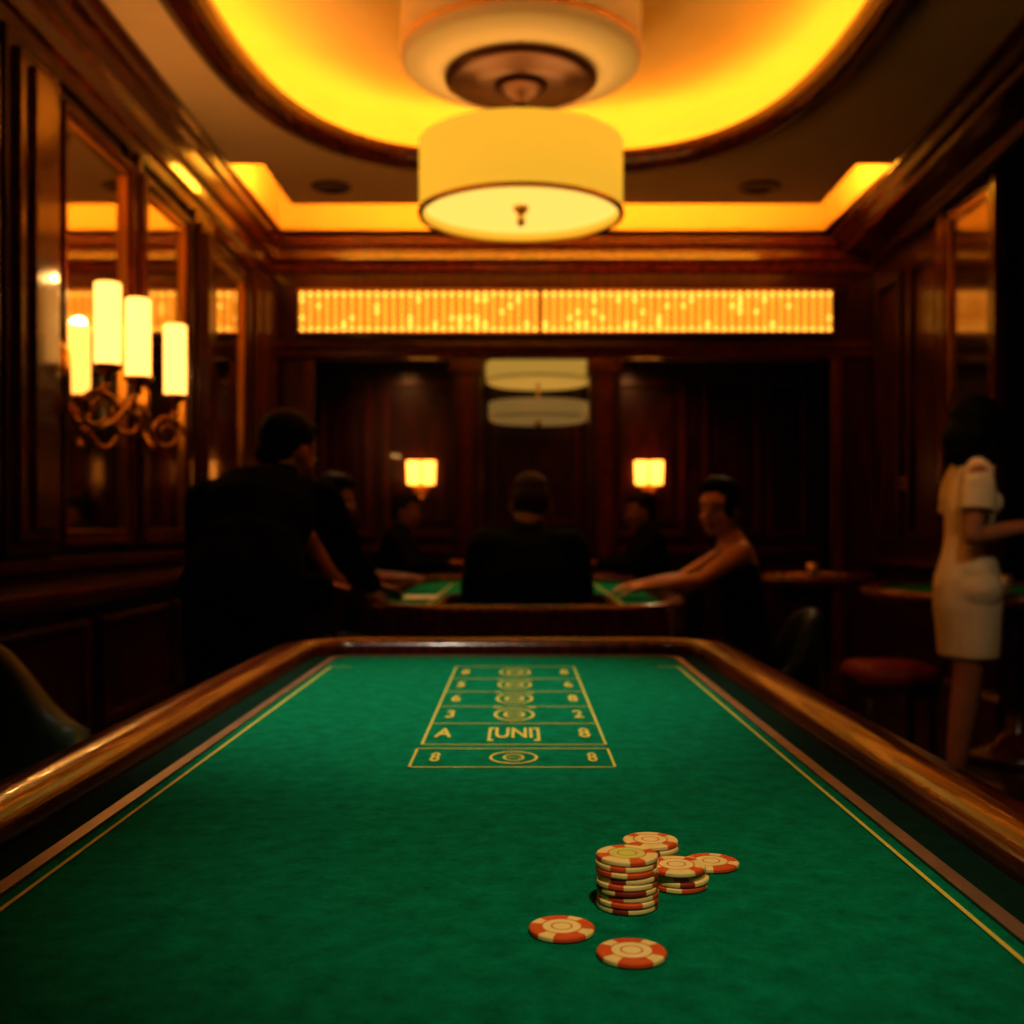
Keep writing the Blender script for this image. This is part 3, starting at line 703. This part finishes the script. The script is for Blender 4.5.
# left standing man leaning over table
J=dict(pelvis=(-.80,3.22,.92),chest=(-.80,3.40,1.11),neck=(-.765,3.54,1.235),head=(-.745,3.60,1.32),shl=(-.975,3.46,1.15),shr=(-.62,3.50,1.15),
 ell=(-1.03,3.60,.94),elr=(-.56,3.72,.95),wrl=(-.68,3.88,.865),wrr=(-.53,4.00,.865),hdl=V((.8,.5,-.2)),hdr=V((.6,.8,-.25)),
 hpl=(-.89,3.21,.90),hpr=(-.71,3.21,.90),knl=(-.92,3.26,.49),knr=(-.69,3.28,.49),anl=(-.93,3.18,.09),anr=(-.68,3.18,.09))
B,m_,n_,v_=person('man_in_dark_suit',J,(.15,1,0),(.60,.80,-.35),M(SK1,SUIT,SUIT,HB),'short',hs=1.06,cuff=False)
B.loft([((-.80,3.27,.99),.165,.125),((-.80,3.23,.88),.17,.135),((-.80,3.215,.72),.178,.142)],(1,0,0),'top',flat=.12)
B.build(n_,m_,v_)
# seated woman, right
J=dict(pelvis=(.94,4.42,.545),chest=(.89,4.40,.83),neck=(.855,4.39,1.02),head=(.80,4.37,1.145),shl=(.87,4.26,.97),shr=(.88,4.53,.97),
 ell=(.70,4.19,.865),elr=(.68,4.58,.85),wrl=(.54,4.32,.84),wrr=(.52,4.50,.84),hdl=V((-.9,.1,-.15)),hdr=V((-1,-.1,-.15)),
 hpl=(.93,4.34,.525),hpr=(.93,4.50,.525),knl=(.70,4.34,.53),knr=(.70,4.50,.53),anl=(.74,4.36,.12),anr=(.74,4.48,.12))
B,m_,n_,v_=person('woman_in_black_dress',J,(-1,0,0),(-.62,-.78,-.05),M(SK2,BLK,BLK,HB),'updo',sex='f',arm='skin',fore='skin',leg='top',shin='skin',collar=False,jacket=False,heel=.04,hs=.93)
B.loft([((.875,4.395,.93),.122,.083),((.863,4.39,.985),.112,.07),((.855,4.39,1.02),.06,.055)],(0,1,0),'skin')
for y in (4.31,4.47): B.ell((.815,y,.88),(.045,.05,.05),(V((0,1,0)),V((-1,0,0)),V((0,0,1))),'top')
B.build(n_,m_,.006)
# standing woman, far right
x,y=1.775,4.3
J=dict(pelvis=(x-.01,y,.88),chest=(x-.005,y,1.14),neck=(x+.01,y,1.325),head=(x+.035,y+.01,1.455),shl=(x-.0,y+.14,1.265),shr=(x-.03,y-.14,1.265),
 ell=(x-.0,y+.19,1.03),elr=(x-.070,y-.185,1.035),wrl=(x+.20,y+.03,1.08),wrr=(x+.135,y-.15,1.065),hdr=V((.95,.25,.1)),hdl=V((.9,-.3,.1)),
 hpl=(x-.01,y+.075,.83),hpr=(x-.01,y-.075,.83),knl=(x+.02,y+.07,.46),knr=(x-.04,y-.05,.46),anl=(x-.03,y+.08,.11),anr=(x-.09,y-.06,.11))
B,m_,n_,v_=person('woman_in_cream_dress',J,(1,.2,0),(.9,.42,-.2),M(SK4,CRM,CRM,HB,SHN),'bob',sex='f',arm='skin',fore='skin',leg='skin',shin='skin',collar=False,jacket=False,heel=.05,hs=.97,sleeve=1.0,slim=.93)
B.loft([((x-.005,y,1.05),.115,.088),((x-.01,y,.97),.122,.096),((x-.015,y,.87),.148,.122),((x-.015,y,.76),.153,.125),((x-.012,y,.66),.146,.115),((x-.012,y,.57),.140,.110)],(0,1,0),'top',flat=.12)
B.loft([((x,y,1.27),.125,.070),((x+.0,y,1.18),.135,.090)],(0,1,0),'top')
for sg,dx in ((-1,-.03),(1,0)):
    B.loft([((x+dx*.5,y+sg*.105,1.285),.052,.052),((x+dx,y+sg*.145,1.23),.060,.060),((x+dx*1.6,y+sg*.168,1.13),.064,.064)],(1,0,0),'top',flat=.12)
for s_ in (-.055,.055): B.ell((x+.055,y+s_,1.165),(.046,.046,.050),(V((0,1,0)),V((1,0,0)),V((0,0,1))),'top')
B.build(n_,m_,.006)
def seated(name,x,y,ang,mats,hair,sex='m',arm='top',fore='top'):
    T=Matrix.Translation((x,y,0))@Matrix.Rotation(ang,4,'Z'); R3=T.to_3x3()
    L=dict(pelvis=(0,0,.55),chest=(0,.04,.88),neck=(0,.07,1.07),head=(0,.11,1.18),shl=(-.18,.05,1.01),shr=(.18,.05,1.01),
     ell=(-.23,.16,.84),elr=(.23,.16,.84),wrl=(-.15,.37,.845),wrr=(.15,.37,.845),hpl=(-.09,0,.52),hpr=(.09,0,.52),knl=(-.11,.22,.53),knr=(.11,.22,.53),anl=(-.11,.18,.10),anr=(.11,.18,.10))
    J={k:T@V(v) for k,v in L.items()}
    f=R3@V((0,1,0))
    B,m_,n_,v_=person(name,J,f,f+V((0,-.3,-.15)),mats,hair,sex=sex,arm=arm,fore=fore,shin='pants',voxel=.009,cuff=False); B.build(n_,m_,v_)
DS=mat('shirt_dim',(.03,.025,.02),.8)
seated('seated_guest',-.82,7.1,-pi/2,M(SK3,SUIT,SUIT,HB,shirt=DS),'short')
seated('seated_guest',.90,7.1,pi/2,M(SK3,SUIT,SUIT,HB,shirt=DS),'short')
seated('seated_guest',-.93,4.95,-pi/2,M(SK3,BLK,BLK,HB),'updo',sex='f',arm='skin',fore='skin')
# ------------------------------------------------------------ lights
def spot(name,loc,tgt,e,col,size,blend=.8,rad=.08):
    l=bpy.data.lights.new(name,'SPOT'); l.energy=e; l.color=col; l.spot_size=math.radians(size); l.spot_blend=blend; l.shadow_soft_size=rad
    o=bpy.data.objects.new(name,l); o.location=loc; o.rotation_euler=(V(tgt)-V(loc)).to_track_quat('-Z','Y').to_euler(); bpy.context.scene.collection.objects.link(o)
spot('dress_fill_beam',(-.25,1.75,3.13),(-.16,1.80,.8),185,(1,.90,.74),38,1.0)
spot('dress_fill_beam',(.30,-.45,3.13),(.09,.90,.8),150,(1,.84,.58),22,1.0)
spot('dress_fill_beam',(-1.14,6.76,3.13),(-.2,5.0,.8),80,(1,.76,.45),38,1.0)
spot('dress_fill_beam',(1.49,6.76,3.13),(.5,4.9,.8),95,(1,.76,.45),42,1.0)
spot('dress_fill_beam',(1.45,1.75,3.12),(1.80,4.25,1.05),85,(1,.76,.46),32,1.0,rad=.26)  # added soft fill to brighten the camera side of the cream dress
for x in (-1.0,1.0):
    spot('alcove_beam',(x,8.75,2.5),(x,9.4,1.2),34,(1,.40,.13),120,1.0)
w=bpy.data.worlds.new('w'); bpy.context.scene.world=w; w.use_nodes=True
w.node_tree.nodes['Background'].inputs[0].default_value=(.02,.012,.008,1); w.node_tree.nodes['Background'].inputs[1].default_value=.3
# ------------------------------------------------------------ camera
cd=bpy.data.cameras.new('camera'); cam=bpy.data.objects.new('camera',cd); bpy.context.scene.collection.objects.link(cam)
cam.location=(0,0,1.06); cam.rotation_euler=(pi/2,0,0)
cd.sensor_width=36; cd.lens=1100/1024*36; cd.shift_x=-5/1024; cd.shift_y=18/1024; cd.clip_start=.02
cd.dof.use_dof=True; cd.dof.focus_distance=.90; cd.dof.aperture_fstop=5.6
bpy.context.scene.camera=cam
sc=bpy.context.scene
sc.view_settings.view_transform='Standard'
try: sc.view_settings.look='Medium High Contrast'
except Exception as e: print('look',e)
sc.view_settings.exposure=0
